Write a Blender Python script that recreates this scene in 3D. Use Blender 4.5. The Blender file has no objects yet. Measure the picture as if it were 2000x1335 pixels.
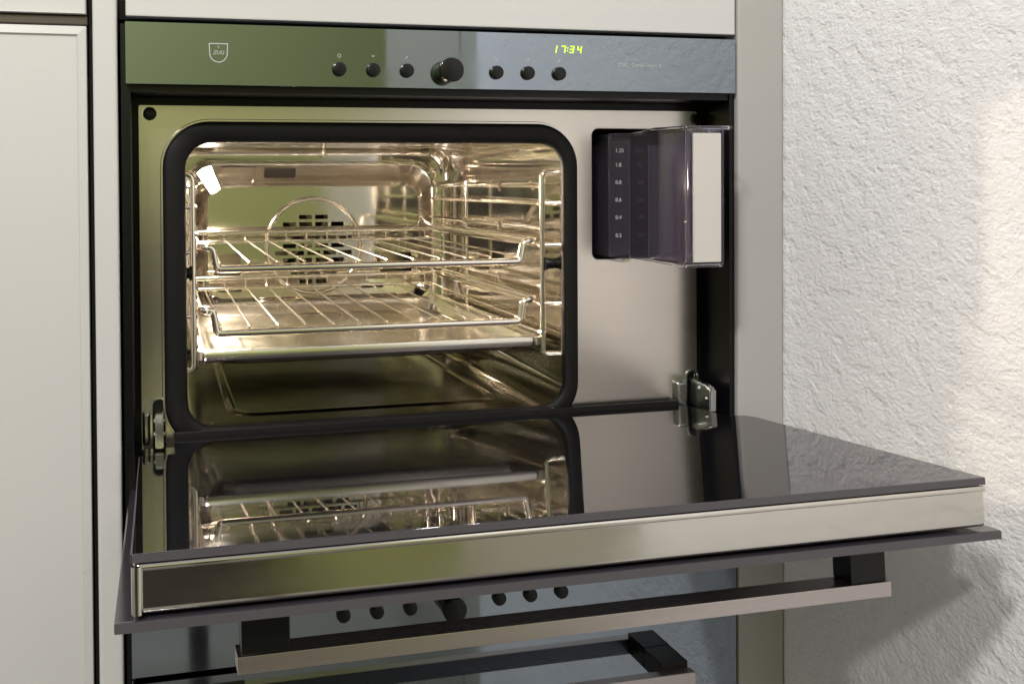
import bpy, bmesh, math, random
from mathutils import Vector, Matrix
random.seed(7)
S = bpy.context.scene
COL = S.collection

# ------------------------------------------------------------------ camera
# x right along the oven front, y into the oven, z up; z = 0 is the lower edge of the control panel
yaw, pitch, roll = 0.2430, -0.0153, -0.0065
fwd = Vector((math.sin(yaw)*math.cos(pitch), math.cos(yaw)*math.cos(pitch), math.sin(pitch)))
rgt = Vector((math.cos(yaw), -math.sin(yaw), 0.0))
upv = rgt.cross(fwd)
r2 = math.cos(roll)*rgt + math.sin(roll)*upv
u2 = -math.sin(roll)*rgt + math.cos(roll)*upv
cam_d = bpy.data.cameras.new('camera')
cam = bpy.data.objects.new('camera', cam_d); COL.objects.link(cam)
M = Matrix((r2, u2, -fwd)).transposed().to_4x4(); M.translation = (0.0226, -0.8541, -0.0802)
cam.matrix_world = M
cam_d.sensor_width = 36.0; cam_d.lens = 1999.6/2000*36
cam_d.shift_x = 0.100; cam_d.shift_y = -0.141
cam_d.clip_start = 0.02; cam_d.clip_end = 100
S.camera = cam

# ------------------------------------------------------------------ light
w = bpy.data.worlds.new('World'); S.world = w; w.use_nodes = True
bg = w.node_tree.nodes['Background']
bg.inputs[0].default_value = (1.0, 0.985, 0.985, 1); bg.inputs[1].default_value = 0.44

def lamp(name, loc, power, radius, col):
    d = bpy.data.lights.new(name, 'POINT'); d.energy = power; d.color = col; d.shadow_soft_size = radius
    o = bpy.data.objects.new(name, d); COL.objects.link(o); o.location = loc
    return o
lamp('ceiling_lamp', (-0.51, -1.14, 1.03), 68, 0.085, (1.0, 0.978, 0.975))
lamp('ceiling_lamp', (-0.75, -2.3, 1.40), 95, 0.07, (1.0, 0.978, 0.975))

S.view_settings.view_transform = 'Standard'; S.view_settings.look = 'None'
S.view_settings.exposure = 0.0; S.view_settings.gamma = 1.0
S.view_settings.use_curve_mapping = False
S.render.engine = 'CYCLES'
cy = S.cycles
cy.max_bounces = 16; cy.glossy_bounces = 14; cy.transmission_bounces = 12; cy.diffuse_bounces = 4
cy.transparent_max_bounces = 12
cy.caustics_reflective = True; cy.caustics_refractive = True; cy.blur_glossy = 0.3
cy.sample_clamp_indirect = 30.0
cy.use_denoising = True
try: cy.denoiser = 'OPENIMAGEDENOISE'
except Exception: pass

# ------------------------------------------------------------------ materials
def mat(name, color, rough=0.4, metal=0.0, ior=1.5, coat=0.0, trans=0.0, emit=None, estr=0.0,
        noise=None, bump=None, rnoise=None, spec=None):
    """noise=(scale xyz, amount): colour wear; bump=(scale, strength, dist); rnoise=(scale xyz, amount)"""
    m = bpy.data.materials.new(name); m.use_nodes = True
    nt = m.node_tree; b = nt.nodes['Principled BSDF']; L = nt.links
    b.inputs['Base Color'].default_value = (*color, 1); b.inputs['Roughness'].default_value = rough
    b.inputs['Metallic'].default_value = metal; b.inputs['IOR'].default_value = ior
    b.inputs['Coat Weight'].default_value = coat; b.inputs['Coat Roughness'].default_value = 0.08
    b.inputs['Transmission Weight'].default_value = trans
    if spec is not None: b.inputs['Specular IOR Level'].default_value = spec
    if emit: b.inputs['Emission Color'].default_value = (*emit, 1); b.inputs['Emission Strength'].default_value = estr
    tc = nt.nodes.new('ShaderNodeTexCoord')
    def ntex(scale, detail=4, rg=0.55):
        mp = nt.nodes.new('ShaderNodeMapping'); mp.inputs['Scale'].default_value = scale
        L.new(tc.outputs['Object'], mp.inputs[0])
        t = nt.nodes.new('ShaderNodeTexNoise'); t.inputs['Scale'].default_value = 1; t.inputs['Detail'].default_value = detail
        t.inputs['Roughness'].default_value = rg
        L.new(mp.outputs[0], t.inputs['Vector']); return t
    if noise:
        t = ntex(noise[0]); mx = nt.nodes.new('ShaderNodeMix'); mx.data_type = 'RGBA'
        a = noise[1]; mx.inputs[6].default_value = (*[c*(1-a) for c in color], 1); mx.inputs[7].default_value = (*[min(1, c*(1+a)) for c in color], 1)
        L.new(t.outputs['Fac'], mx.inputs[0]); L.new(mx.outputs[2], b.inputs['Base Color'])
    if rnoise:
        t = ntex(rnoise[0]); mr = nt.nodes.new('ShaderNodeMapRange')
        mr.inputs[1].default_value = 0.3; mr.inputs[2].default_value = 0.7
        mr.inputs[3].default_value = max(0, rough-rnoise[1]); mr.inputs[4].default_value = rough+rnoise[1]
        L.new(t.outputs['Fac'], mr.inputs[0]); L.new(mr.outputs[0], b.inputs['Roughness'])
    if bump:
        t = ntex(bump[0], bump[3] if len(bump) > 3 else 3); bp = nt.nodes.new('ShaderNodeBump')
        bp.inputs['Strength'].default_value = bump[1]; bp.inputs['Distance'].default_value = bump[2]
        L.new(t.outputs['Fac'], bp.inputs['Height']); L.new(bp.outputs[0], b.inputs['Normal'])
    return m

MT = dict(
 lacquer = mat('cream_lacquer', (0.575, 0.563, 0.545), 0.28, coat=0.35, rnoise=((3, 3, 3), 0.05)),
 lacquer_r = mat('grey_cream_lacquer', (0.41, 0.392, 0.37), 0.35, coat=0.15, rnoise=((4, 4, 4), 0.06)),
 gap = mat('dark_gap', (0.02, 0.017, 0.015), 0.6),
 trim = mat('dark_bronze_trim', (0.09, 0.075, 0.065), 0.35, 0.6),
 panel = mat('tinted_mirror_glass', (0.30, 0.34, 0.385), 0.045, 1.0, rnoise=((6, 6, 30), 0.03)),
 panel_edge = mat('glass_edge', (0.04, 0.045, 0.05), 0.3),
 black = mat('black_enamel', (0.0035, 0.0035, 0.004), 0.30, noise=((30, 30, 30), 0.3), spec=0.3),
 blackmat = mat('black_plastic', (0.004, 0.004, 0.004), 0.30, spec=0.35),
 rubber = mat('black_rubber', (0.0045, 0.004, 0.004), 0.55, spec=0.25, bump=((120, 120, 120), 0.15, 0.001)),
 steel = mat('satin_steel', (0.70, 0.655, 0.605), 0.24, 1.0, rnoise=((3, 3, 120), 0.012), noise=((9, 9, 5), 0.05)),
 cav = mat('cavity_steel', (0.68, 0.645, 0.59), 0.08, 1.0, rnoise=((14, 14, 14), 0.04), bump=((5, 5, 5), 0.035, 0.02, 1)),
 floor_shade = mat('shade_dark_steel', (0.21, 0.20, 0.185), 0.13, 1.0, rnoise=((14, 14, 14), 0.05), bump=((7, 7, 7), 0.10, 0.02, 1)),  # cavity steel darkened in colour to paint the shade under the tray
 rod = mat('chrome_wire', (0.86, 0.81, 0.74), 0.15, 1.0),
 tray = mat('tray_steel', (0.80, 0.76, 0.69), 0.20, 1.0, bump=((5, 5, 5), 0.08, 0.02, 1), rnoise=((20, 20, 20), 0.05)),
 hinge = mat('zinc_steel', (0.42, 0.43, 0.42), 0.26, 1.0, noise=((80, 80, 80), 0.15)),
 doorsteel = mat('door_edge_steel', (0.68, 0.645, 0.59), 0.12, 1.0, rnoise=((3, 60, 60), 0.06), bump=((10, 10, 10), 0.05, 0.01, 3), noise=((30, 30, 30), 0.05)),
 innerglass = mat('black_inner_glass', (0.006, 0.006, 0.007), 0.03, 0.0, ior=2.1, rnoise=((11, 26, 11), 0.035)),
 edgeglass = mat('grey_glass_edge', (0.075, 0.068, 0.075), 0.35),
 outerglass = mat('outer_tinted_glass', (0.035, 0.030, 0.038), 0.12, 0.0, ior=1.6),
 handle = mat('champagne_aluminium', (0.56, 0.495, 0.475), 0.30, 1.0, rnoise=((4, 120, 120), 0.05)),
 digits = mat('lit_display', (0.2, 0.4, 0.0), 0.5, emit=(0.55, 1.0, 0.02), estr=1.9),
 print_ = mat('silver_print', (0.45, 0.47, 0.46), 0.4),
 lamp = mat('lit_oven_lamp', (1, 0.9, 0.7), 0.4, emit=(1.0, 0.86, 0.68), estr=2300),
 hole = mat('dark_opening', (0.010, 0.008, 0.007), 0.5),
 fanblade = mat('fan_steel', (0.45, 0.40, 0.33), 0.3, 1.0),
 white = mat('white_plastic', (0.58, 0.55, 0.51), 0.32),
 greenwall = mat('lime_green_paint', (0.37, 0.40, 0.15), 0.5, noise=((1.2, 1.2, 1.2), 0.1)),
 beige = mat('beige_paint', (0.62, 0.56, 0.46), 0.7, noise=((0.8, 0.8, 0.8), 0.06)),
 greycab = mat('grey_green_paint', (0.43, 0.42, 0.36), 0.5),
 darkcab = mat('dark_brown_paint', (0.05, 0.042, 0.037), 0.45),
 floor = mat('grey_floor', (0.30, 0.285, 0.26), 0.5, noise=((3, 3, 3), 0.15)),
)
MT['innerglass'].node_tree.nodes['Principled BSDF'].inputs['Specular Tint'].default_value = (0.97, 0.90, 0.98, 1)
# clear violet-grey plastic of the water tank
m = mat('clear_plastic', (0.88, 0.85, 0.92), 0.03, ior=1.45, trans=1.0); MT['clear'] = m
m = mat('smoky_plastic', (0.74, 0.68, 0.80), 0.04, ior=1.4, trans=0.968); MT['smoke'] = m

# rough plaster wall
m = bpy.data.materials.new('white_stucco'); m.use_nodes = True; nt = m.node_tree; b = nt.nodes['Principled BSDF']
b.inputs['Base Color'].default_value = (0.80, 0.775, 0.73, 1); b.inputs['Roughness'].default_value = 0.85
tc = nt.nodes.new('ShaderNodeTexCoord')
def nz(scale, detail, vec):
    mp = nt.nodes.new('ShaderNodeMapping'); mp.inputs['Scale'].default_value = vec
    t = nt.nodes.new('ShaderNodeTexNoise'); t.inputs['Scale'].default_value = scale; t.inputs['Detail'].default_value = detail
    nt.links.new(tc.outputs['Object'], mp.inputs[0]); nt.links.new(mp.outputs[0], t.inputs['Vector']); return t
t1 = nz(230, 8, (1, 0.85, 1.3)); t2 = nz(68, 6, (1, 0.8, 1.25)); t1.inputs['Roughness'].default_value = 0.58; t2.inputs['Roughness'].default_value = 0.52; t3 = nz(2.5, 2, (1, 1, 1))
ad = nt.nodes.new('ShaderNodeMath'); ad.operation = 'MULTIPLY_ADD'; ad.inputs[1].default_value = 0.45
rp = nt.nodes.new('ShaderNodeMapRange'); rp.inputs[1].default_value = 0.36; rp.inputs[2].default_value = 0.52
nt.links.new(t2.outputs['Fac'], rp.inputs[0]); nt.links.new(rp.outputs[0], ad.inputs[0]); nt.links.new(t1.outputs['Fac'], ad.inputs[2])
bp = nt.nodes.new('ShaderNodeBump'); bp.inputs['Strength'].default_value = 0.60; bp.inputs['Distance'].default_value = 0.0030
nt.links.new(ad.outputs[0], bp.inputs['Height']); nt.links.new(bp.outputs[0], b.inputs['Normal'])
mx = nt.nodes.new('ShaderNodeMix'); mx.data_type = 'RGBA'
mx.inputs[6].default_value = (0.74, 0.735, 0.735, 1); mx.inputs[7].default_value = (0.95, 0.94, 0.925, 1)
nt.links.new(t3.outputs['Fac'], mx.inputs[0]); nt.links.new(mx.outputs[2], b.inputs['Base Color'])
MT['stucco'] = m

# ------------------------------------------------------------------ helpers
def link(name, me, material, parent=None, smooth=False, angle=None):
    if material: me.materials.clear(); me.materials.append(MT[material])
    if smooth:
        for p in me.polygons: p.use_smooth = True
        try: me.set_sharp_from_angle(angle=angle or math.radians(40))
        except Exception: pass
    o = bpy.data.objects.new(name, me); COL.objects.link(o)
    if parent: o.parent = parent
    return o
def flats(o):
    for p in o.data.polygons:
        if max(abs(c) for c in p.normal) > 0.99999: p.use_smooth = False
    return o
def thing(name, label, cat, loc=(0, 0, 0), group=None):
    o = bpy.data.objects.new(name, None); COL.objects.link(o); o.location = loc; o.empty_display_size = 0.03
    o['label'] = label; o['category'] = cat
    if group: o['group'] = group
    return o
def part(name, parent, loc=(0, 0, 0)):
    o = bpy.data.objects.new(name, None); COL.objects.link(o); o.location = loc; o.parent = parent; o.empty_display_size = 0.02
    return o
def bm_mesh(bm, name='m'):
    me = bpy.data.meshes.new(name); bm.to_mesh(me); bm.free(); return me
def box_bm(bm, x0, x1, y0, y1, z0, z1):
    v = [bm.verts.new(p) for p in ((x0,y0,z0),(x1,y0,z0),(x1,y1,z0),(x0,y1,z0),(x0,y0,z1),(x1,y0,z1),(x1,y1,z1),(x0,y1,z1))]
    for f in ((3,2,1,0),(4,5,6,7),(0,1,5,4),(1,2,6,5),(2,3,7,6),(3,0,4,7)): bm.faces.new([v[i] for i in f])
def box(name, x0, x1, y0, y1, z0, z1, material, parent=None, bev=0.0, seg=2):
    bm = bmesh.new(); box_bm(bm, x0, x1, y0, y1, z0, z1)
    if bev: bmesh.ops.bevel(bm, geom=bm.edges[:], offset=bev, segments=seg, profile=0.6, affect='EDGES')
    return flats(link(name, bm_mesh(bm), material, parent, smooth=bool(bev), angle=math.radians(50)))
def rrect(x0, x1, z0, z1, r, n=8):
    pts = []
    for cx, cz, a0 in ((x1-r, z1-r, 0), (x0+r, z1-r, 90), (x0+r, z0+r, 180), (x1-r, z0+r, 270)):
        for i in range(n+1):
            a = math.radians(a0+90*i/n); pts.append((cx+r*math.cos(a), cz+r*math.sin(a)))
    return pts
def circ(cx, cz, r, n=32):
    return [(cx+r*math.cos(2*math.pi*i/n), cz+r*math.sin(2*math.pi*i/n)) for i in range(n)]
def plate(name, outer, holes, y0, y1, material, parent=None, bev=0.0, flat=False, smooth=True):
    """filled outline with holes; (x, z) outlines between depths y0 < y1 (flat: outlines are x, y; y0..y1 is z)"""
    cu = bpy.data.curves.new('c', 'CURVE'); cu.dimensions = '2D'; cu.fill_mode = 'BOTH'
    for pts in [outer]+list(holes):
        sp = cu.splines.new('POLY'); sp.points.add(len(pts)-1); sp.use_cyclic_u = True
        for q, (a, b_) in zip(sp.points, pts): q.co = (a, b_, 0, 1)
    cu.extrude = (y1-y0)/2-bev; cu.bevel_depth = bev; cu.bevel_resolution = 2; cu.offset = -bev
    o = bpy.data.objects.new('c', cu); COL.objects.link(o)
    dg = bpy.context.evaluated_depsgraph_get()
    me = bpy.data.meshes.new_from_object(o.evaluated_get(dg), depsgraph=dg)
    bpy.data.objects.remove(o); bpy.data.curves.remove(cu)
    if flat: me.transform(Matrix.Translation((0, 0, (y0+y1)/2)))
    else: me.transform(Matrix.Translation((0, (y0+y1)/2, 0)) @ Matrix.Rotation(math.radians(90), 4, 'X'))
    return flats(link(name, me, material, parent, smooth=smooth, angle=math.radians(35)))
def fillet(pts, r, n=6):
    P = [Vector(p) for p in pts]; out = [P[0]]
    for i in range(1, len(P)-1):
        a = (P[i-1]-P[i]); b_ = (P[i+1]-P[i]); d = min(r, a.length*0.49, b_.length*0.49)
        a.normalize(); b_.normalize(); s, e = P[i]+a*d, P[i]+b_*d
        for k in range(n+1):
            t = k/n; out.append((1-t)**2*s + 2*t*(1-t)*P[i] + t*t*e)
    out.append(P[-1]); return out
def tube_bm(bm, pts, r, seg=10, flat=1.0):
    pts = [Vector(p) for p in pts]; rings = []; prev = None
    for i, p in enumerate(pts):
        t = (pts[min(i+1, len(pts)-1)]-pts[max(i-1, 0)]).normalized()
        if prev is None:
            n = t.orthogonal().normalized()
        else:
            n = (prev-t*prev.dot(t)).normalized()
        prev = n; b_ = t.cross(n)
        rings.append([bm.verts.new(p+r*(math.cos(2*math.pi*k/seg)*n+math.sin(2*math.pi*k/seg)*b_)) for k in range(seg)])
    for A, B in zip(rings, rings[1:]):
        for k in range(seg): bm.faces.new((A[k], A[(k+1) % seg], B[(k+1) % seg], B[k]))
    bm.faces.new(rings[0][::-1]); bm.faces.new(rings[-1])
def tube(name, pts, r, material, parent=None, fr=0.0, seg=10):
    bm = bmesh.new(); tube_bm(bm, fillet(pts, fr) if fr else pts, r, seg)
    bmesh.ops.recalc_face_normals(bm, faces=bm.faces[:])
    return link(name, bm_mesh(bm), material, parent, smooth=True)
def disc_y(name, cx, cz, y0, y1, r0, r1, material, parent=None, bev=0.001, n=40):
    """round knob or button along -y: r0 at the back y1, r1 at the front y0"""
    prof = [(y1, r0), (y0+bev*1.5, r1), (y0+bev*0.4, r1-bev*0.5), (y0, r1-bev*1.6)]
    bm = bmesh.new(); rings = []
    for y, r in prof: rings.append([bm.verts.new((cx+r*math.cos(2*math.pi*k/n), y, cz+r*math.sin(2*math.pi*k/n))) for k in range(n)])
    for A, B in zip(rings, rings[1:]):
        for k in range(n): bm.faces.new((A[k], A[(k+1) % n], B[(k+1) % n], B[k]))
    bm.faces.new(rings[-1]); bm.faces.new(rings[0][::-1])
    bmesh.ops.recalc_face_normals(bm, faces=bm.faces[:])
    return link(name, bm_mesh(bm), material, parent, smooth=True)
def text(name, body, x, z, y, size, material, parent, shear=0.0, ext=0.0002, align='LEFT'):
    cu = bpy.data.curves.new('t', 'FONT'); cu.body = body; cu.size = size; cu.extrude = ext; cu.shear = shear; cu.align_x = align
    o = bpy.data.objects.new('t', cu); COL.objects.link(o)
    dg = bpy.context.evaluated_depsgraph_get()
    me = bpy.data.meshes.new_from_object(o.evaluated_get(dg), depsgraph=dg)
    bpy.data.objects.remove(o); bpy.data.curves.remove(cu)
    me.transform(Matrix.Translation((x, y, z)) @ Matrix.Rotation(math.radians(90), 4, 'X'))
    return link(name, me, material, parent)
def quad(name, pts, material, parent=None):
    me = bpy.data.meshes.new(name); me.from_pydata([tuple(p) for p in pts], [], [tuple(range(len(pts)))])
    return link(name, me, material, parent)
def struct(o): o['kind'] = 'structure'; return o

W = 0.548
# ------------------------------------------------------------------ setting
struct(box('wall_right', 0.5995, 0.72, -0.95, 0.6, -1.2, 1.7, 'stucco'))
# the side of the room that the mirror surfaces show, beside and behind the camera
struct(box('wall_smooth', 0.6010, 0.72, -1.058, -0.952, -1.2, 1.7, 'greycab'))
struct(box('wall_smooth', 0.6010, 0.72, -1.72, -1.066, -1.2, 1.7, 'greycab'))
struct(box('floor', -3.2, 2.6, -3.5, 0.6, -1.26, -1.2, 'floor'))
struct(box('wall_green', -3.1, 2.6, -3.50, -3.36, -1.195, 1.7, 'greenwall'))
c = thing('low_cabinet', 'dark brown low cabinet standing against the lime green wall', 'cabinet', (-1.1, -3.1, -1.2))
box('body', -1.0, 1.42, -0.2, 0.18, 0.004, 0.62, 'darkcab', c, 0.006)

st = thing('dark_stand_in', 'dark stand-in on legs, added for the dark shape reflected in the steel', 'dark_stand_in', (-0.10, -1.20, -1.2))  # added behind the camera to put a dark shape into the steel's reflections
box('stand_in_block', -0.24, 0.225, -0.16, 0.16, 0.66, 1.09, 'darkcab', st, 0.03, 4)
for lx in (-0.2, 0.185):
    for ly in (-0.12, 0.12): tube('stand_in_leg', [(lx, ly, 0.70), (lx*1.08, ly*1.15, 0.004)], 0.016, 'darkcab', st)

# ------------------------------------------------------------------ cabinets
oc = thing('oven_cabinet', 'cream tall cabinet that frames the two built-in ovens', 'cabinet', (0.274, 0.3, -1.2))
def rel(o, root):     # parent to root while keeping the world coordinates of the mesh
    o.parent = root; o.matrix_parent_inverse = Matrix.Translation(-Vector(root.location)); return o
rel(box('side_panel', -0.0252, -0.0062, -0.002, 0.58, -1.2, 1.2, 'lacquer', None, 0.0035, 4), oc)
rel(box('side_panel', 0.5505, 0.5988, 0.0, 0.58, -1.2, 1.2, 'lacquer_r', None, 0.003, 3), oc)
rel(box('upper_door', 0.0004, 0.5478, 0.0005, 0.019, 0.0545, 0.62, 'lacquer', None, 0.0012, 2), oc)
rel(box('back_board', -0.006, 0.55, 0.55, 0.58, -1.2, 1.2, 'gap', None), oc)
rel(box('shelf_board', -0.005, 0.5495, 0.021, 0.54, 0.0545, 0.07, 'gap', None), oc)

tc_ = thing('tall_cabinet', 'cream tall cabinet with a narrow door rim, left of the ovens', 'cabinet', (-0.5, 0.3, -1.2))
def framed_door(name, x0, x1, z0, z1, root, rim):
    bm = bmesh.new()
    lv = [((x0, x1, z0, z1), 0.018), ((x0, x1, z0, z1), 0.0006), ((x0+.0006, x1-.0006, z0+.0006, z1-.0006), 0.0),
          ((x0+rim, x1-rim, z0+rim, z1-rim), -0.0008), ((x0+rim+.0008, x1-rim-.0008, z0+rim+.0008, z1-rim-.0008), 0.0012)]
    rings = []
    for (a, b_, c_, d), y in lv: rings.append([bm.verts.new(p) for p in ((a, y, c_), (b_, y, c_), (b_, y, d), (a, y, d))])
    for A, B in zip(rings, rings[1:]):
        for k in range(4): bm.faces.new((A[k], A[(k+1) % 4], B[(k+1) % 4], B[k]))
    bm.faces.new(rings[-1]); bm.faces.new(rings[0][::-1])
    bmesh.ops.recalc_face_normals(bm, faces=bm.faces[:])
    return rel(link(name, bm_mesh(bm), 'lacquer'), root)
framed_door('lower_door', -0.62, -0.0298, -1.15, 0.0450, tc_, 0.0066)
framed_door('upper_door', -0.62, -0.0298, 0.0545, 1.19, tc_, 0.0005)
rel(box('side_panel', -0.0285, -0.0262, 0.012, 0.58, -1.2, 1.2, 'gap', None), tc_)
rel(box('rail_trim', -0.62, -0.0290, 0.0035, 0.03, 0.0462, 0.0536, 'trim', None, 0.001), tc_)
rel(box('carcass', -0.62, -0.0290, 0.0325, 0.58, -1.19, 1.19, 'gap', None), tc_)

# ------------------------------------------------------------------ steam oven
ov = thing('steam_oven', 'built-in steam oven with its door folded open and the inside lit', 'oven', (0, 0, 0))
D1 = 0.0525
# black housing around the front frame
hs = bmesh.new()
box_bm(hs, -0.0040, 0.0035, 0.006, 0.50, -0.405, 0.049)
box_bm(hs, 0.5450, 0.5500, 0.006, 0.50, -0.405, 0.049)
box_bm(hs, 0.0036, 0.5449, 0.0075, 0.50, -0.006, 0.049)
box_bm(hs, 0.0036, 0.5449, 0.0075, 0.50, -0.405, -0.345)
hs_o = link('housing', bm_mesh(hs), 'black', ov)
# back flange that closes the gap round the steel frame (holds the cut-outs too)
hinge_l = rrect(0.0185, 0.0285, -0.316, -0.2665, 0.0049); hinge_r = rrect(0.5262, 0.5372, -0.316, -0.2675, 0.0054)
cavity_hole = rrect(0.0405, 0.4003, -0.3005, -0.0375, 0.032)
tank_hole = rrect(0.4272, 0.5330, -0.1552, -0.0312, 0.006, 4)
plate('back_flange', [(0.0036, -0.3448), (0.5449, -0.3448), (0.5449, -0.0062), (0.0036, -0.0062)],
      [cavity_hole, tank_hole], D1+0.006, D1+0.009, 'black', ov)
fr = plate('front_frame', rrect(0.0083, 0.5377, -0.340, -0.0126, 0.0022, 3),
      [cavity_hole, rrect(0.4270, 0.5332, -0.1554, -0.0310, 0.0062, 4), hinge_l, hinge_r, circ(0.0181, -0.0204, 0.0052, 24), circ(0.5352, -0.0208, 0.0045, 24)],
      D1, D1+0.005, 'steel', ov, bev=0.0007)
for hx in (0.0181, 0.5352): disc_y('hole_plug', hx, -0.0206, D1-0.0006, D1+0.006, 0.0050, 0.0049, 'blackmat', fr, 0.0004)
for hx in (0.0235, 0.5317): box('slot_backing', hx-0.008, hx+0.008, D1+0.030, D1+0.034, -0.322, -0.262, 'black', fr)
# door gasket: rounded rubber ring
def ring_loft(name, loops, material, parent, smooth=True):
    bm = bmesh.new(); R = [[bm.verts.new(p) for p in lp] for lp in loops]
    for A, B in zip(R, R[1:]):
        n = len(A)
        for k in range(n): bm.faces.new((A[k], A[(k+1) % n], B[(k+1) % n], B[k]))
    bmesh.ops.recalc_face_normals(bm, faces=bm.faces[:])
    return link(name, bm_mesh(bm), material, parent, smooth=smooth)
def rloop(x0, x1, z0, z1, r, y, n=10): return [(a, y, b_) for a, b_ in rrect(x0, x1, z0, z1, r, n)]
g = (0.0285, 0.4108, -0.3110, -0.0268)
def off(b_, o): return (b_[0]+o, b_[1]-o, b_[2]+o, b_[3]-o)
gi = (0.0476, 0.3966, -0.2925, -0.0452)
gl = []
for f_, y in ((0.0, D1+0.001), (0.0, D1-0.0022), (0.05, D1-0.0034), (0.2, D1-0.0044), (0.6, D1-0.0046), (0.85, D1-0.0038), (0.96, D1-0.0022), (1.0, D1+0.0006), (1.0, D1+0.0026)):
    q = [g[i]+(gi[i]-g[i])*f_ for i in range(4)]; gl.append(rloop(q[0], q[1], q[2], q[3], 0.040-0.0165*f_, y))
ring_loft('door_gasket', gl, 'rubber', ov)
ring_loft('gasket_lip', [rloop(*off(g, -0.0022), 0.0425, D1-0.0002), rloop(*off(g, -0.0016), 0.042, D1-0.0018), rloop(*off(g, 0.0004), 0.040, D1-0.0018)], 'steel', fr)

# cavity: pressed steel box, frustum-shaped back wall
cv = part('cavity', ov)
cb = (0.0400, 0.4005, -0.3010, -0.0370)
YB = 0.4825
loops = [rloop(*cb, 0.032, D1+0.004), rloop(*cb, 0.032, 0.20), rloop(*cb, 0.032, 0.34), rloop(*cb, 0.032, 0.452),
         rloop(*off(cb, 0.0012), 0.031, 0.4575), rloop(*off(cb, 0.0042), 0.030, 0.461), rloop(*off(cb, 0.0085), 0.028, 0.4622)]
ring_loft('cavity_shell', loops, 'cav', cv)
ob = (0.0655, 0.3790, -0.2380, -0.0585); ib_ = (0.0868, 0.3661, -0.2290, -0.0862)
slot = None
loops = [rloop(*off(cb, 0.0085), 0.028, 0.4622), rloop(*off(ob, -0.0016), 0.034, 0.4624), rloop(*ob, 0.033, 0.4632),
         rloop(*off(ib_, -0.0014), 0.0215, YB-0.0012), rloop(*ib_, 0.020, YB)]
ring_loft('back_surround', loops, 'cav', cv)
vents = [rrect(0.0945, 0.1280, -0.2030, -0.1715, 0.002, 3), rrect(0.3130, 0.3560, -0.2030, -0.1745, 0.002, 3),
         rrect(0.0985, 0.1295, -0.2210, -0.2150, 0.002, 3), rrect(0.2860, 0.3170, -0.2210, -0.2150, 0.002, 3),
         circ(0.2232, -0.1632, 0.056, 48)]
q = off(ib_, -0.0012)
bp_ = plate('back_panel', rrect(*q, 0.021), vents, YB, YB+0.0015, 'cav', cv)
# fan cover with rows of rectangular holes
fx, fz, R = 0.2232, -0.1632, 0.0645
loops = []
for k in range(9):
    an = math.pi*k/8; loops.append([(a, YB-0.0002-0.0042*math.sin(an)-0.0012*k/8, b_) for a, b_ in circ(fx, fz, R+0.0006-0.0062*(0.5-0.5*math.cos(an)), 72)])
fc = ring_loft('fan_cover', loops, 'rod', cv)
holes = []
pz, px_, hw, hh = 0.0087, 0.0212, 0.0168, 0.0056
rows = [(-5, 2, 0), (-4, 3, 0), (-3, 4, 0), (-2, 4, 0), (-1, 5, 0), (0, 4, 0), (1, 5, 0), (2, 4, 0), (3, 4, 0), (4, 2, 0)]
for k, n, o_ in rows:
    zc = fz + k*0.0094
    for j in range(n):
        xc = fx + (j-(n-1)/2)*px_
        if math.hypot(abs(xc-fx)+hw/2, abs(zc-fz)+hh/2) < R-0.0065 and not (k == 0 and abs(xc-fx) < 0.004):
            holes.append(rrect(xc-hw/2, xc+hw/2, zc-hh/2, zc+hh/2, 0.0008, 2))
plate('fan_grille', circ(fx, fz, R-0.0050, 72), holes, YB-0.0018, YB-0.0008, 'cav', fc)
fan = part('fan', cv, (fx, YB+0.022, fz))
hub = disc_y('fan_hub', 0, 0, -0.012, 0.008, 0.012, 0.011, 'fanblade', fan)
for k in range(10):
    a = 2*math.pi*k/10; bm = bmesh.new(); box_bm(bm, 0.013, 0.052, -0.010, 0.010, -0.0009, 0.0009)
    bmesh.ops.rotate(bm, verts=bm.verts[:], cent=(0, 0, 0), matrix=Matrix.Rotation(0.5, 3, 'X'))
    bmesh.ops.rotate(bm, verts=bm.verts[:], cent=(0, 0, 0), matrix=Matrix.Rotation(a, 3, 'Y'))
    link('fan_blade', bm_mesh(bm), 'fanblade', fan)
box('fan_chamber', 0.046, 0.398, YB+0.045, YB+0.05, -0.29, -0.05, 'fanblade', cv)
# slot and lamp pocket in the sloped band
def band(x, z):         # point on the sloped upper band for height z
    t = (ob[3]-z)/(ob[3]-ib_[3]); return (x, 0.4632+t*(YB-0.0012-0.4632), z)
nb = Vector((0, -(ob[3]-ib_[3]), -(YB-0.0012-0.4632))).normalized()   # faces the viewer and down
def on_band(x, z, lift): return tuple(Vector(band(x, z))+nb*lift)
so, si = rrect(0.1566, 0.2000, -0.0748, -0.0598, 0.0022, 4), rrect(0.1582, 0.1984, -0.0735, -0.0611, 0.0018, 4)
rim = ring_loft('vent_slot', [[on_band(a, b_, 0.0) for a, b_ in so], [on_band(a, b_, 0.0013) for a, b_ in so], [on_band(a, b_, 0.0013) for a, b_ in si], [on_band(a, b_, 0.0002) for a, b_ in si]], 'cav', cv)
me = bpy.data.meshes.new('o'); me.from_pydata([on_band(a, b_, 0.0004) for a, b_ in si], [], [tuple(range(len(si)))]); link('slot_opening', me, 'hole', rim)
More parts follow.
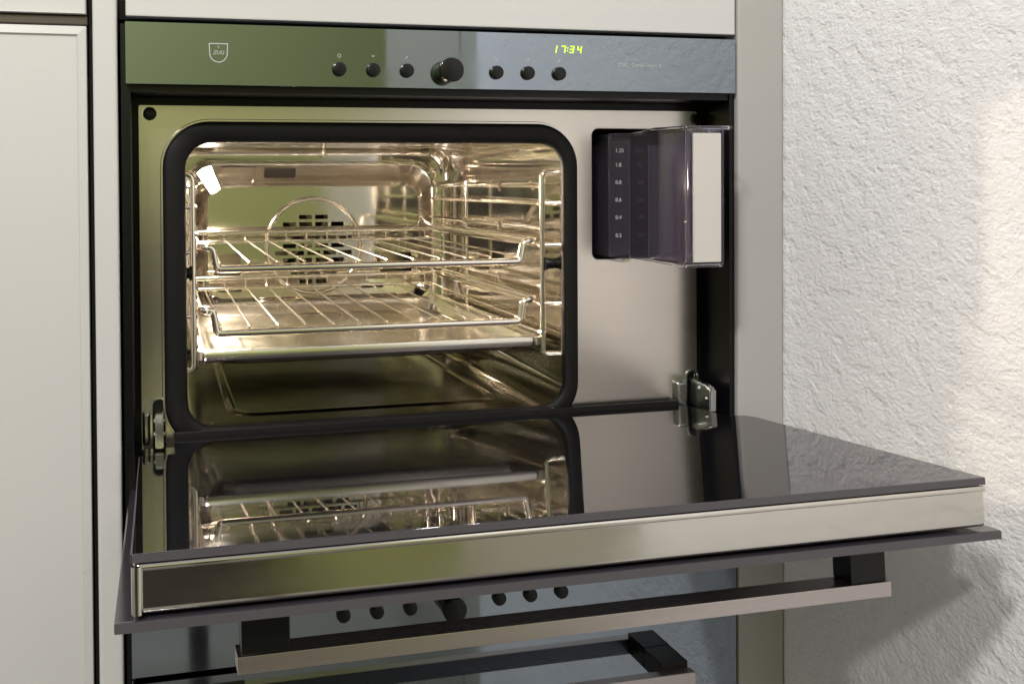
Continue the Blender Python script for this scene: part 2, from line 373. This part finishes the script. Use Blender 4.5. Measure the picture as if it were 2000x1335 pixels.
# lamp: tilted glass lens in the upper left corner of the surround
lm = part('oven_lamp', cv)
def lens(pts, depth, name, material, parent, bev=0.001):
    bm = bmesh.new(); A = [bm.verts.new(p) for p in pts]; B = [bm.verts.new((p[0], p[1]+depth, p[2])) for p in pts]
    n = len(A); bm.faces.new(A)
    for k in range(n): bm.faces.new((A[k], A[(k+1) % n], B[(k+1) % n], B[k]))
    bm.faces.new(B[::-1]); bmesh.ops.recalc_face_normals(bm, faces=bm.faces[:])
    bmesh.ops.bevel(bm, geom=bm.edges[:], offset=bev, segments=2, affect='EDGES')
    return link(name, bm_mesh(bm), material, parent, smooth=True)
LP = [Vector(p) for p in ((0.0735, 0.4530, -0.0672), (0.0800, 0.4520, -0.0618), (0.0890, 0.4530, -0.0594), (0.1008, 0.4690, -0.0862), (0.0958, 0.4690, -0.0905), (0.0905, 0.4695, -0.0925))]
LC = sum(LP, Vector())/6; LN = (LP[3]-LP[0]).cross(LP[1]-LP[0]).normalized()
if LN.y > 0: LN = -LN
me = bpy.data.meshes.new('lens'); me.from_pydata([tuple(p) for p in LP], [], [(0, 1, 2, 3, 4, 5)]); link('lamp_lens', me, 'lamp', lm)
def lring(sc, up): return [tuple(LC+(p-LC)*sc+LN*up) for p in LP]
ring_loft('lamp_collar', [lring(1.0, -0.0005), lring(1.03, 0.0022), lring(1.14, 0.0022), lring(1.20, -0.012)], 'cav', lm, smooth=False)
me = bpy.data.meshes.new('cap'); me.from_pydata(lring(1.20, -0.012), [], [(0, 1, 2, 3, 4, 5)]); link('lamp_back', me, 'cav', lm)
# trapezoid reflector pocket beside the lamp
t_o = [(0.1025, -0.0598), (0.1490, -0.0598), (0.1420, -0.0838), (0.1095, -0.0838)]
t_i = [(0.1120, -0.0602), (0.1395, -0.0602), (0.1330, -0.0800), (0.1180, -0.0800)]
ring_loft('lamp_reflector', [[on_band(a, b_, 0.0003) for a, b_ in t_o], [on_band(a, b_, -0.010) for a, b_ in t_i], [on_band(a, b_, -0.0105) for a, b_ in [(0.1254, -0.0700)]*4]], 'cav', lm, smooth=False)
ring_loft('reflector_rim', [[on_band(a, b_, 0.0003) for a, b_ in t_o], [on_band(a*1.0+(0.001 if i in (1, 2) else -0.001), b_+(0.0008 if i < 2 else -0.0008), 0.0006) for i, (a, b_) in enumerate(t_o)]], 'cav', lm, smooth=False)
box('reflector_shade', 0.1030, 0.1485, 0.4630, 0.4640, -0.0603, -0.0592, 'hole', lm)
for x, z in ((0.0660, -0.0665), (0.3830, -0.0655)):
    bm = bmesh.new(); bmesh.ops.create_uvsphere(bm, u_segments=16, v_segments=10, radius=0.0036)
    bmesh.ops.scale(bm, vec=(1, 0.6, 1), verts=bm.verts[:]); bmesh.ops.translate(bm, vec=(x, 0.4622, z), verts=bm.verts[:])
    link('rivet', bm_mesh(bm), 'rod', cv, smooth=True)
tube('ceiling_sensor', [(0.232, 0.440, -0.0372), (0.232, 0.440, -0.0455), (0.234, 0.452, -0.0470)], 0.0022, 'rod', cv, 0.004)
# pressed gutter and steam inlet on the cavity floor
ring_loft('floor_bead', [rloop(0.075, 0.370, 0, 0, 0, 0)]*0 or [[(a, b_, -0.3008) for a, b_ in rrect(0.085, 0.360, 0.115, 0.43, 0.03)], [(a, b_, -0.2982) for a, b_ in rrect(0.089, 0.356, 0.119, 0.426, 0.028)], [(a, b_, -0.2982) for a, b_ in rrect(0.095, 0.350, 0.125, 0.42, 0.025)], [(a, b_, -0.3008) for a, b_ in rrect(0.099, 0.346, 0.129, 0.416, 0.022)]], 'cav', cv)
plate('floor_shade_sheet', rrect(0.052, 0.3885, 0.066, 0.452, 0.02), [], -0.3002, -0.2996, 'floor_shade', cv, flat=True)  # sheet laid over the shell floor; its dark colour carries the tray's shade

# hinges
for hx, s in ((0.0235, -1), (0.5317, 1)):
    h = part('hinge', ov)
    bm = bmesh.new(); pr = [(0.085, -0.2820), (0.085, -0.2950), (0.028, -0.3000), (0.013, -0.2990), (0.013, -0.2785), (0.022, -0.2755), (0.055, -0.2735)]
    A = [bm.verts.new((hx-0.0034, y, z)) for y, z in pr]; B = [bm.verts.new((hx+0.0034, y, z)) for y, z in pr]
    bm.faces.new(A); bm.faces.new(B[::-1]); n = len(pr)
    for k in range(n): bm.faces.new((A[k], A[(k+1) % n], B[(k+1) % n], B[k]))
    bmesh.ops.recalc_face_normals(bm, faces=bm.faces[:]); bmesh.ops.bevel(bm, geom=bm.edges[:], offset=0.0008, segments=2, affect='EDGES')
    flats(link('hinge_arm', bm_mesh(bm), 'hinge', h, smooth=True))
    sl = hinge_l if s < 0 else hinge_r; sc_ = (sum(a for a, _ in sl)/len(sl), sum(b_ for _, b_ in sl)/len(sl))
    def grow(e): return [(a+(e if a > sc_[0] else -e), b_+(e if b_ > sc_[1] else -e)) for a, b_ in sl]
    ring_loft('slot_collar', [[(a, D1+0.001, b_) for a, b_ in grow(0.0012)], [(a, D1-0.0014, b_) for a, b_ in grow(0.0012)], [(a, D1-0.0014, b_) for a, b_ in grow(0.0003)], [(a, D1+0.02, b_) for a, b_ in grow(0.0)]], 'hinge', h)
    for ry_, rz_ in ((0.021, -0.2885), (0.034, -0.2805)):
        tube('rivet', [(hx-0.0046, ry_, rz_), (hx+0.0046, ry_, rz_)], 0.0019, 'hinge', h, 0, 14)
    tx0, tx1 = (0.5125, 0.5240) if s > 0 else (0.0095, 0.0160)
    box('hinge_tab', tx0, tx1, D1-0.0065, D1-0.0002, -0.3040, -0.2765, 'hinge', h, 0.0025, 3)

# control panel
def control_panel(root, z0, z1, zb, knob_z, with_print):
    cp = box('control_panel', 0.0, W, 0.0, 0.006, z0, z1, 'panel', root, 0.0002, 1)
    for bx in (0.1739, 0.2031, 0.2325, 0.3133, 0.3424, 0.3719):
        disc_y('button', bx, zb, -0.0042, -0.0002, 0.0061, 0.0059, 'blackmat', cp, 0.0007)
    disc_y('knob', 0.2683, knob_z, -0.0175, -0.0003, 0.0096, 0.0106, 'blackmat', cp, 0.0009)
    return cp
cp = control_panel(ov, 0.0, 0.0500, 0.0148, 0.0146, True)
# lit clock 17:34 in slanted segments
SEG = {'1': 'bc', '7': 'abc', '3': 'abgcd', '4': 'fgbc'}
def digit(ch, x, z, hgt, wid):
    bm = bmesh.new(); t = hgt*0.16; m_ = hgt/2; sh = 0.17
    seg = {'a': (0, hgt-t, wid, hgt), 'd': (0, 0, wid, t), 'g': (0, m_-t/2, wid, m_+t/2), 'b': (wid-t, m_, wid, hgt), 'c': (wid-t, 0, wid, m_), 'f': (0, m_, t, hgt), 'e': (0, 0, t, m_)}
    for s in SEG[ch]:
        a, b_, c_, d = seg[s]; e = t*0.10
        P = [(a+e, b_+e), (c_-e, b_+e), (c_-e, d-e), (a+e, d-e)]
        F = [bm.verts.new((x+p+q*sh, -0.0004, z+q)) for p, q in P]; Bk = [bm.verts.new((x+p+q*sh, -0.0001, z+q)) for p, q in P]
        bm.faces.new(F)
        for k in range(4): bm.faces.new((F[k], F[(k+1) % 4], Bk[(k+1) % 4], Bk[k]))
    bmesh.ops.recalc_face_normals(bm, faces=bm.faces[:])
    return link('display_digit', bm_mesh(bm), 'digits', cp)
for ch, x in (('1', 0.3655), ('7', 0.3737), ('3', 0.3818), ('4', 0.3890)): digit(ch, x, 0.0335, 0.0064, 0.0042)
bm = bmesh.new()
for dz in (0.0016, 0.0040): box_bm(bm, 0.3794+dz*0.17, 0.3803+dz*0.17, -0.0004, -0.0001, 0.0335+dz, 0.0335+dz+0.0009)
link('display_colon', bm_mesh(bm), 'digits', cp)
# shield emblem with lettering, product lettering, small button symbols
def shield(s):
    pts = [(-1.0, 1.0), (1.0, 1.0)]
    for i in range(13):
        a = math.radians(-15-150*i/12); pts.append((0.98*math.cos(a)*(1.0), 0.05+0.98*math.sin(a)*1.05))
    return [(0.0736+0.0078*s*a, 0.0262+0.0080*s*b_) for a, b_ in pts]
emb = plate('emblem', shield(1.0), [shield(0.90)], -0.0005, -0.0001, 'print_', cp, smooth=False)
text('emblem_text', 'ZUG', 0.0736, 0.0251, -0.0003, 0.0044, 'print_', cp, 0.25, align='CENTER')
text('emblem_text', 'V', 0.0736, 0.0299, -0.0003, 0.0030, 'print_', cp, 0.0, align='CENTER')
text('panel_lettering', 'ZUG', 0.4278, 0.0225, -0.0003, 0.0050, 'print_', cp, 0.25)
text('panel_lettering', 'Combi-Steam SL', 0.4420, 0.0225, -0.0003, 0.0046, 'print_', cp)
for i, bx in enumerate((0.1739, 0.2031, 0.2325, 0.3133, 0.3424, 0.3719)):
    k = i % 3
    if k == 0: plate('button_symbol', circ(bx, 0.0263, 0.0016, 16), [circ(bx, 0.0263, 0.0012, 16)], -0.0004, -0.0001, 'print_', cp, smooth=False)
    elif k == 1: plate('button_symbol', [(bx-.0016, .0275), (bx, .0256), (bx+.0016, .0275), (bx+.0012, .0278), (bx, .0263), (bx-.0012, .0278)], [], -0.0004, -0.0001, 'print_', cp, smooth=False)
    else: plate('button_symbol', [(bx-.0015, .0250), (bx+.0011, .0279), (bx+.0015, .0276), (bx-.0011, .0247)], [], -0.0004, -0.0001, 'print_', cp, smooth=False)

# door, folded down and tilted a little upwards at its front edge
TH = 0.0719
dr = part('door', ov, (0, 0, -0.2949)); dr.rotation_euler = (-TH, 0, 0)
IL, IR, YF, BK, NK = 0.0083, 0.5399, -0.3053, 0.0475, -0.0312
gp = [(IL, YF), (IR, YF), (IR, NK-0.012), (IR-0.004, NK-0.003), (IR-0.012, NK), (0.5195, NK), (0.5195, BK-0.006), (0.0350, BK-0.006), (0.0350, NK), (IL, NK)]
plate('inner_glass', gp, [], -0.0042, 0.0, 'innerglass', dr, bev=0.0004, flat=True, smooth=False)
box('glass_edge', IL+0.0003, IR-0.0003, YF-0.0008, YF+0.0002, -0.0046, -0.0005, 'edgeglass', dr)
box('glass_edge', IL-0.0006, IL+0.0002, YF+0.0004, NK, -0.0046, -0.0004, 'edgeglass', dr)
box('door_box', IL+0.0006, IR-0.0006, YF-0.0004, 0.030, -0.0314, -0.0050, 'doorsteel', dr, 0.0034, 5)
tube('corner_bead', [(IL+0.0028, YF-0.0006, -0.0308), (IL+0.0028, YF-0.0006, -0.0062)], 0.0030, 'doorsteel', dr, 0, 16)
tube('top_bead', [(IL+0.0040, YF-0.0002, -0.0070), (IR-0.0020, YF-0.0002, -0.0070)], 0.0019, 'doorsteel', dr, 0, 14)
box('outer_glass', -0.0006, 0.5480, -0.3080, 0.012, -0.0395, -0.0335, 'outerglass', dr, 0.0012, 2)
box('outer_glass_edge', -0.0002, 0.5476, -0.3086, -0.3081, -0.0390, -0.0340, 'edgeglass', dr)
box('back_seal', 0.0360, 0.5120, BK-0.0058, BK, -0.0040, 0.0048, 'rubber', dr, 0.0012)
hb = box('handle_bar', 0.0635, 0.4815, -0.2860, -0.2660, -0.0755, -0.0660, 'handle', dr, 0.0006, 2)
for x0, x1 in ((0.0658, 0.0928), (0.4530, 0.4790)):
    box('handle_bracket', x0, x1, -0.2845, -0.2660, -0.0660, -0.0392, 'blackmat', dr, 0.0008)

# ------------------------------------------------------------------ side rails, racks and tray
def rail(name, label, xf, xr, wall, lamp_side):
    s = 1 if wall > xf else -1
    t = thing(name, label, 'shelf rail', (wall, 0.27, -0.255), 'shelf rails on the cavity walls')
    def P(*a): return [Vector(p)-Vector(t.location) for p in a]
    yf, yr = 0.0880, 0.4480
    ft, fb = -0.0740, -0.2500
    tube('post', P((wall-s*0.0005, yf, ft+0.002), (xf, yf, ft+0.002), (xf, yf, fb), (wall-s*0.0005, yf, fb)), 0.0028, 'rod', t, 0.010, 12)
    tube('post', P((wall-s*0.0005, yr, -0.083), (xr, yr, -0.083), (xr, yr, fb+0.004), (wall-s*0.0005, yr, fb+0.004)), 0.0028, 'rod', t, 0.006, 12)
    xm, ym = xf+(xr-xf)*0.66, yf+(yr-yf)*0.66
    tube('post', P((xm+s*0.0040, ym, -0.0800), (xm+s*0.0040, ym, -0.2450)), 0.0019, 'rod', t, 0, 10)
    for z in (-0.0850, -0.1022, -0.1268, -0.1432, -0.1830, -0.2005, -0.2285, -0.2465):
        e = -s*0.0026
        tube('guide_rod', P((xf+e+s*0.001, yf-0.0015, z), (xf+e, yf+0.004, z), (xf+e, yf+0.03, z), (xr+e, yr-0.02, z), (xr+e, yr+0.0015, z)), 0.0020, 'rod', t, 0.004, 8)
    for z in (-0.0850, -0.1268, -0.1830, -0.2285):
        k = 0.60; y = yf+(yr-yf)*0.30; x = xf+(xr-xf)*0.30-s*0.0026
        tube('stop_hook', P((x, y, z), (x-s*0.0012, y+0.001, z+0.0030), (x-s*0.0024, y-0.006, z-0.0052)), 0.0019, 'rod', t, 0.002, 8)
    for z in (-0.1022, -0.1432, -0.2005):
        tube('cross_stay', P((xf, yf, z), (wall-s*0.0005, yf, z)), 0.0018, 'rod', t, 0, 8)
    tube('fixing_knob', P((xf+s*0.0010, yf-0.001, -0.1612), (xf+s*0.0035, yf-0.001, -0.1612)), 0.0068, 'blackmat', t, 0, 20)
    tube('fixing_knob', P((xf+s*0.0036, yf-0.001, -0.1612), (wall-s*0.0005, yf-0.001, -0.1612)), 0.0052, 'rubber', t, 0, 20)
    return t
rail('shelf_rail', 'right-hand chrome wire rail with rounded post beside the water tank', 0.3900, 0.3775, 0.4005, False)
rail('shelf_rail', 'left-hand chrome wire rail on the cavity wall nearest the lit lamp', 0.0545, 0.0625, 0.0400, True)

WX = [0.0790+i*(0.3625-0.0790)/11 for i in range(12)]
def wire_rack(name, label, z, zf, yo):
    t = thing(name, label, 'wire rack', (0.2205, 0.26, zf), 'wire racks in the oven')
    def P(*a): return [Vector(p)-Vector(t.location) for p in a]
    yf, yb = 0.0850+yo, 0.4400+yo
    xl, xr_ = 0.0605, 0.3825; bl, br = 0.0718, 0.3690
    # bent frame: side bars high, front bar dropped
    tube('frame', P((xl+0.005, yb, z), (xl, yb-0.02, z), (xl, yf+0.012, z), (xl+0.004, yf, z), (bl, yf, z-0.001), (bl+0.0035, yf, zf), (bl+0.012, yf, zf), (br-0.012, yf, zf), (br-0.0035, yf, zf), (br, yf, z-0.001), (xr_-0.004, yf, z), (xr_, yf+0.012, z), (xr_, yb-0.02, z), (xr_-0.005, yb, z)), 0.0034, 'rod', t, 0.007, 12)
    tube('rear_rod', P((xl+0.003, yb, z-0.004), (xr_-0.003, yb, z-0.004)), 0.0027, 'rod', t, 0, 10)
    tube('rear_rod', P((bl, yb-0.004, zf+0.0045), (br, yb-0.004, zf+0.0045)), 0.0020, 'rod', t, 0, 10)
    for x in WX:
        tube('wire', P((x, yf-0.0006, zf+0.0004), (x, yf+0.0012, zf+0.0042), (x, yf+0.006, zf+0.0050), (x, yb-0.010, zf+0.0068), (x, yb-0.0035, zf+0.0075), (x, yb-0.0028, z-0.0045)), 0.00105, 'rod', t, 0.004, 8)
    return t
wire_rack('wire_rack', 'upper chrome wire rack in front of the round fan cover', -0.1380, -0.1582, 0.0)
wire_rack('wire_rack', 'lower chrome wire rack hung just above the baking tray', -0.1950, -0.2164, 0.0)

tr = thing('baking_tray', 'shallow stainless steel tray on the lowest level under both racks', 'tray', (0.2205, 0.26, -0.262))
def tl(x0, x1, y0, y1, r, z): return [(a-0.2205, b_-0.26, z+0.262) for a, b_ in rrect(x0, x1, y0, y1, r, 8)]
T = (0.0545, 0.3895, 0.0840, 0.4612)
def to(o): return (T[0]+o, T[1]-o, T[2]+o, T[3]-o)
ring = [tl(*to(0.0006), 0.012, -0.2412), tl(*to(0.0), 0.012, -0.2404), tl(*to(0.0), 0.012, -0.2330), tl(*to(0.0006), 0.012, -0.2321), tl(*to(0.0018), 0.012, -0.2319), tl(*to(0.010), 0.016, -0.2324), tl(*to(0.0125), 0.018, -0.2335), tl(*to(0.018), 0.022, -0.2452), tl(*to(0.021), 0.024, -0.2472), tl(*to(0.027), 0.024, -0.2478)]
bm = bmesh.new(); RR = [[bm.verts.new(p) for p in lp] for lp in ring]
for A, B in zip(RR, RR[1:]):
    n = len(A)
    for k in range(n): bm.faces.new((A[k], A[(k+1) % n], B[(k+1) % n], B[k]))
bm.faces.new(RR[-1]); bmesh.ops.recalc_face_normals(bm, faces=bm.faces[:])
o = link('tray_pan', bm_mesh(bm), 'tray', tr, smooth=True)
sm = o.modifiers.new('thick', 'SOLIDIFY'); sm.thickness = 0.0009; sm.offset = -1

# ------------------------------------------------------------------ water tank
# recess walls belong to the oven
rc = part('tank_recess', ov)
ring_loft('recess_wall', [[(a, D1+0.003, b_) for a, b_ in tank_hole], [(a, 0.36, b_) for a, b_ in tank_hole]], 'black', rc)
plate('recess_back', tank_hole, [], 0.36, 0.362, 'black', rc)
wt = thing('water_tank', 'clear smoky plastic water tank pulled out of its black slot', 'water tank', (0.481, 0.15, -0.155))
def wtp(o): o.parent = wt; o.matrix_parent_inverse = Matrix.Translation(-Vector(wt.location)); return o
def hollow(name, outline, z0, z1, t, material):
    """open-topped container from an (x, y) outline"""
    n = len(outline); cxm = sum(p[0] for p in outline)/n; cym = sum(p[1] for p in outline)/n
    area = sum(outline[i][0]*outline[(i+1) % n][1]-outline[(i+1) % n][0]*outline[i][1] for i in range(n))
    if area < 0: outline = outline[::-1]
    inn = []
    for i in range(n):
        p0, p1, p2 = Vector(outline[i-1]), Vector(outline[i]), Vector(outline[(i+1) % n])
        d1, d2 = (p1-p0).normalized(), (p2-p1).normalized()
        n1, n2 = Vector((-d1.y, d1.x)), Vector((-d2.y, d2.x)); b_ = (n1+n2); b_ = b_/max(0.3, b_.dot(n1)) if b_.length > 1e-6 else n1
        inn.append(tuple(p1+b_*t))
    bm = bmesh.new()
    ob_ = [bm.verts.new((*p, z0)) for p in outline]; ot = [bm.verts.new((*p, z1)) for p in outline]
    it = [bm.verts.new((*p, z1)) for p in inn]; ibm = [bm.verts.new((*p, z0+t)) for p in inn]
    for A, B in ((ob_, ot), (ot, it), (it, ibm)):
        for k in range(n): bm.faces.new((A[k], A[(k+1) % n], B[(k+1) % n], B[k]))
    bm.faces.new(ob_[::-1]); bm.faces.new(ibm)
    bmesh.ops.recalc_face_normals(bm, faces=bm.faces[:])
    bmesh.ops.bevel(bm, geom=[e for e in bm.edges if e.calc_face_angle(0) > 0.5], offset=0.0005, segments=2, affect='EDGES')
    return wtp(link(name, bm_mesh(bm), material, None, smooth=True))
hollow('tank_body', [(0.4415, 0.047), (0.4630, 0.047), (0.4640, -0.030), (0.4650, -0.0575), (0.4990, -0.0575), (0.5000, 0.047), (0.5230, 0.049), (0.5230, 0.30), (0.4415, 0.30)], -0.1535, -0.0360, 0.0018, 'smoke')
# rolled rim, raised towards the grip
tube_pts = [(0.4420, 0.046, -0.0372), (0.4628, 0.044, -0.0372), (0.4634, 0.020, -0.0362), (0.4638, 0.000, -0.0340), (0.4642, -0.020, -0.0346), (0.4648, -0.058, -0.0352), (0.5085, -0.058, -0.0352), (0.5095, -0.048, -0.0356), (0.5095, -0.020, -0.0362)]
wtp(tube('tank_rim', tube_pts, 0.0016, 'clear', None, 0.004, 8))
wtp(tube('bottom_bead', [(0.4632, 0.046, -0.1532), (0.4640, -0.010, -0.1540), (0.4648, -0.0575, -0.1545), (0.4995, -0.0575, -0.1545), (0.5010, -0.050, -0.1540)], 0.0014, 'clear', None, 0.003, 8))
wtp(box('grip_plate', 0.4705, 0.4968, -0.0606, -0.0580, -0.1512, -0.0400, 'white', None, 0.0008))
wtp(box('grip_edge', 0.4972, 0.4995, -0.0606, -0.0480, -0.1530, -0.0362, 'clear', None, 0.0006))
wtp(box('spout_foot', 0.4500, 0.4600, 0.040, 0.060, -0.1580, -0.1545, 'clear', None, 0.0008))
wtp(box('inner_wall', 0.4650, 0.4985, 0.010, 0.0115, -0.1515, -0.0480, 'smoke', None, 0.0004))
for i, (s_, z) in enumerate((('1.25', -0.0535), ('1.0', -0.0672), ('0.8', -0.0838), ('0.6', -0.1005), ('0.4', -0.1172), ('0.2', -0.1345))):
    o = text('level_mark', s_, 0.4482, z, 0.0466, 0.0052, 'print_', None, 0.0); wtp(o)

# ------------------------------------------------------------------ lower oven
lo = thing('lower_oven', 'second built-in oven below the open door, its own door closed', 'oven', (0, 0, 0))
hs = bmesh.new()
box_bm(hs, -0.0040, 0.0020, 0.0065, 0.50, -1.05, -0.4065)
box_bm(hs, 0.5460, 0.5500, 0.0065, 0.50, -1.05, -0.4065)
box_bm(hs, 0.0021, 0.5459, 0.03, 0.50, -1.05, -0.4065)
link('housing', bm_mesh(hs), 'black', lo)
control_panel(lo, -0.4811, -0.4125, -0.4477, -0.4479, False)
ld = box('door', 0.0, W, 0.0, 0.028, -1.04, -0.4860, 'panel', lo, 0.0006, 2)
box('handle_bar', 0.0635, 0.4815, -0.0425, -0.0325, -0.5290, -0.5145, 'handle', ld, 0.0006)
for x0, x1 in ((0.0658, 0.0928), (0.4530, 0.4790)): box('handle_bracket', x0, x1, -0.0330, -0.0003, -0.5275, -0.5085, 'blackmat', ld, 0.0008)
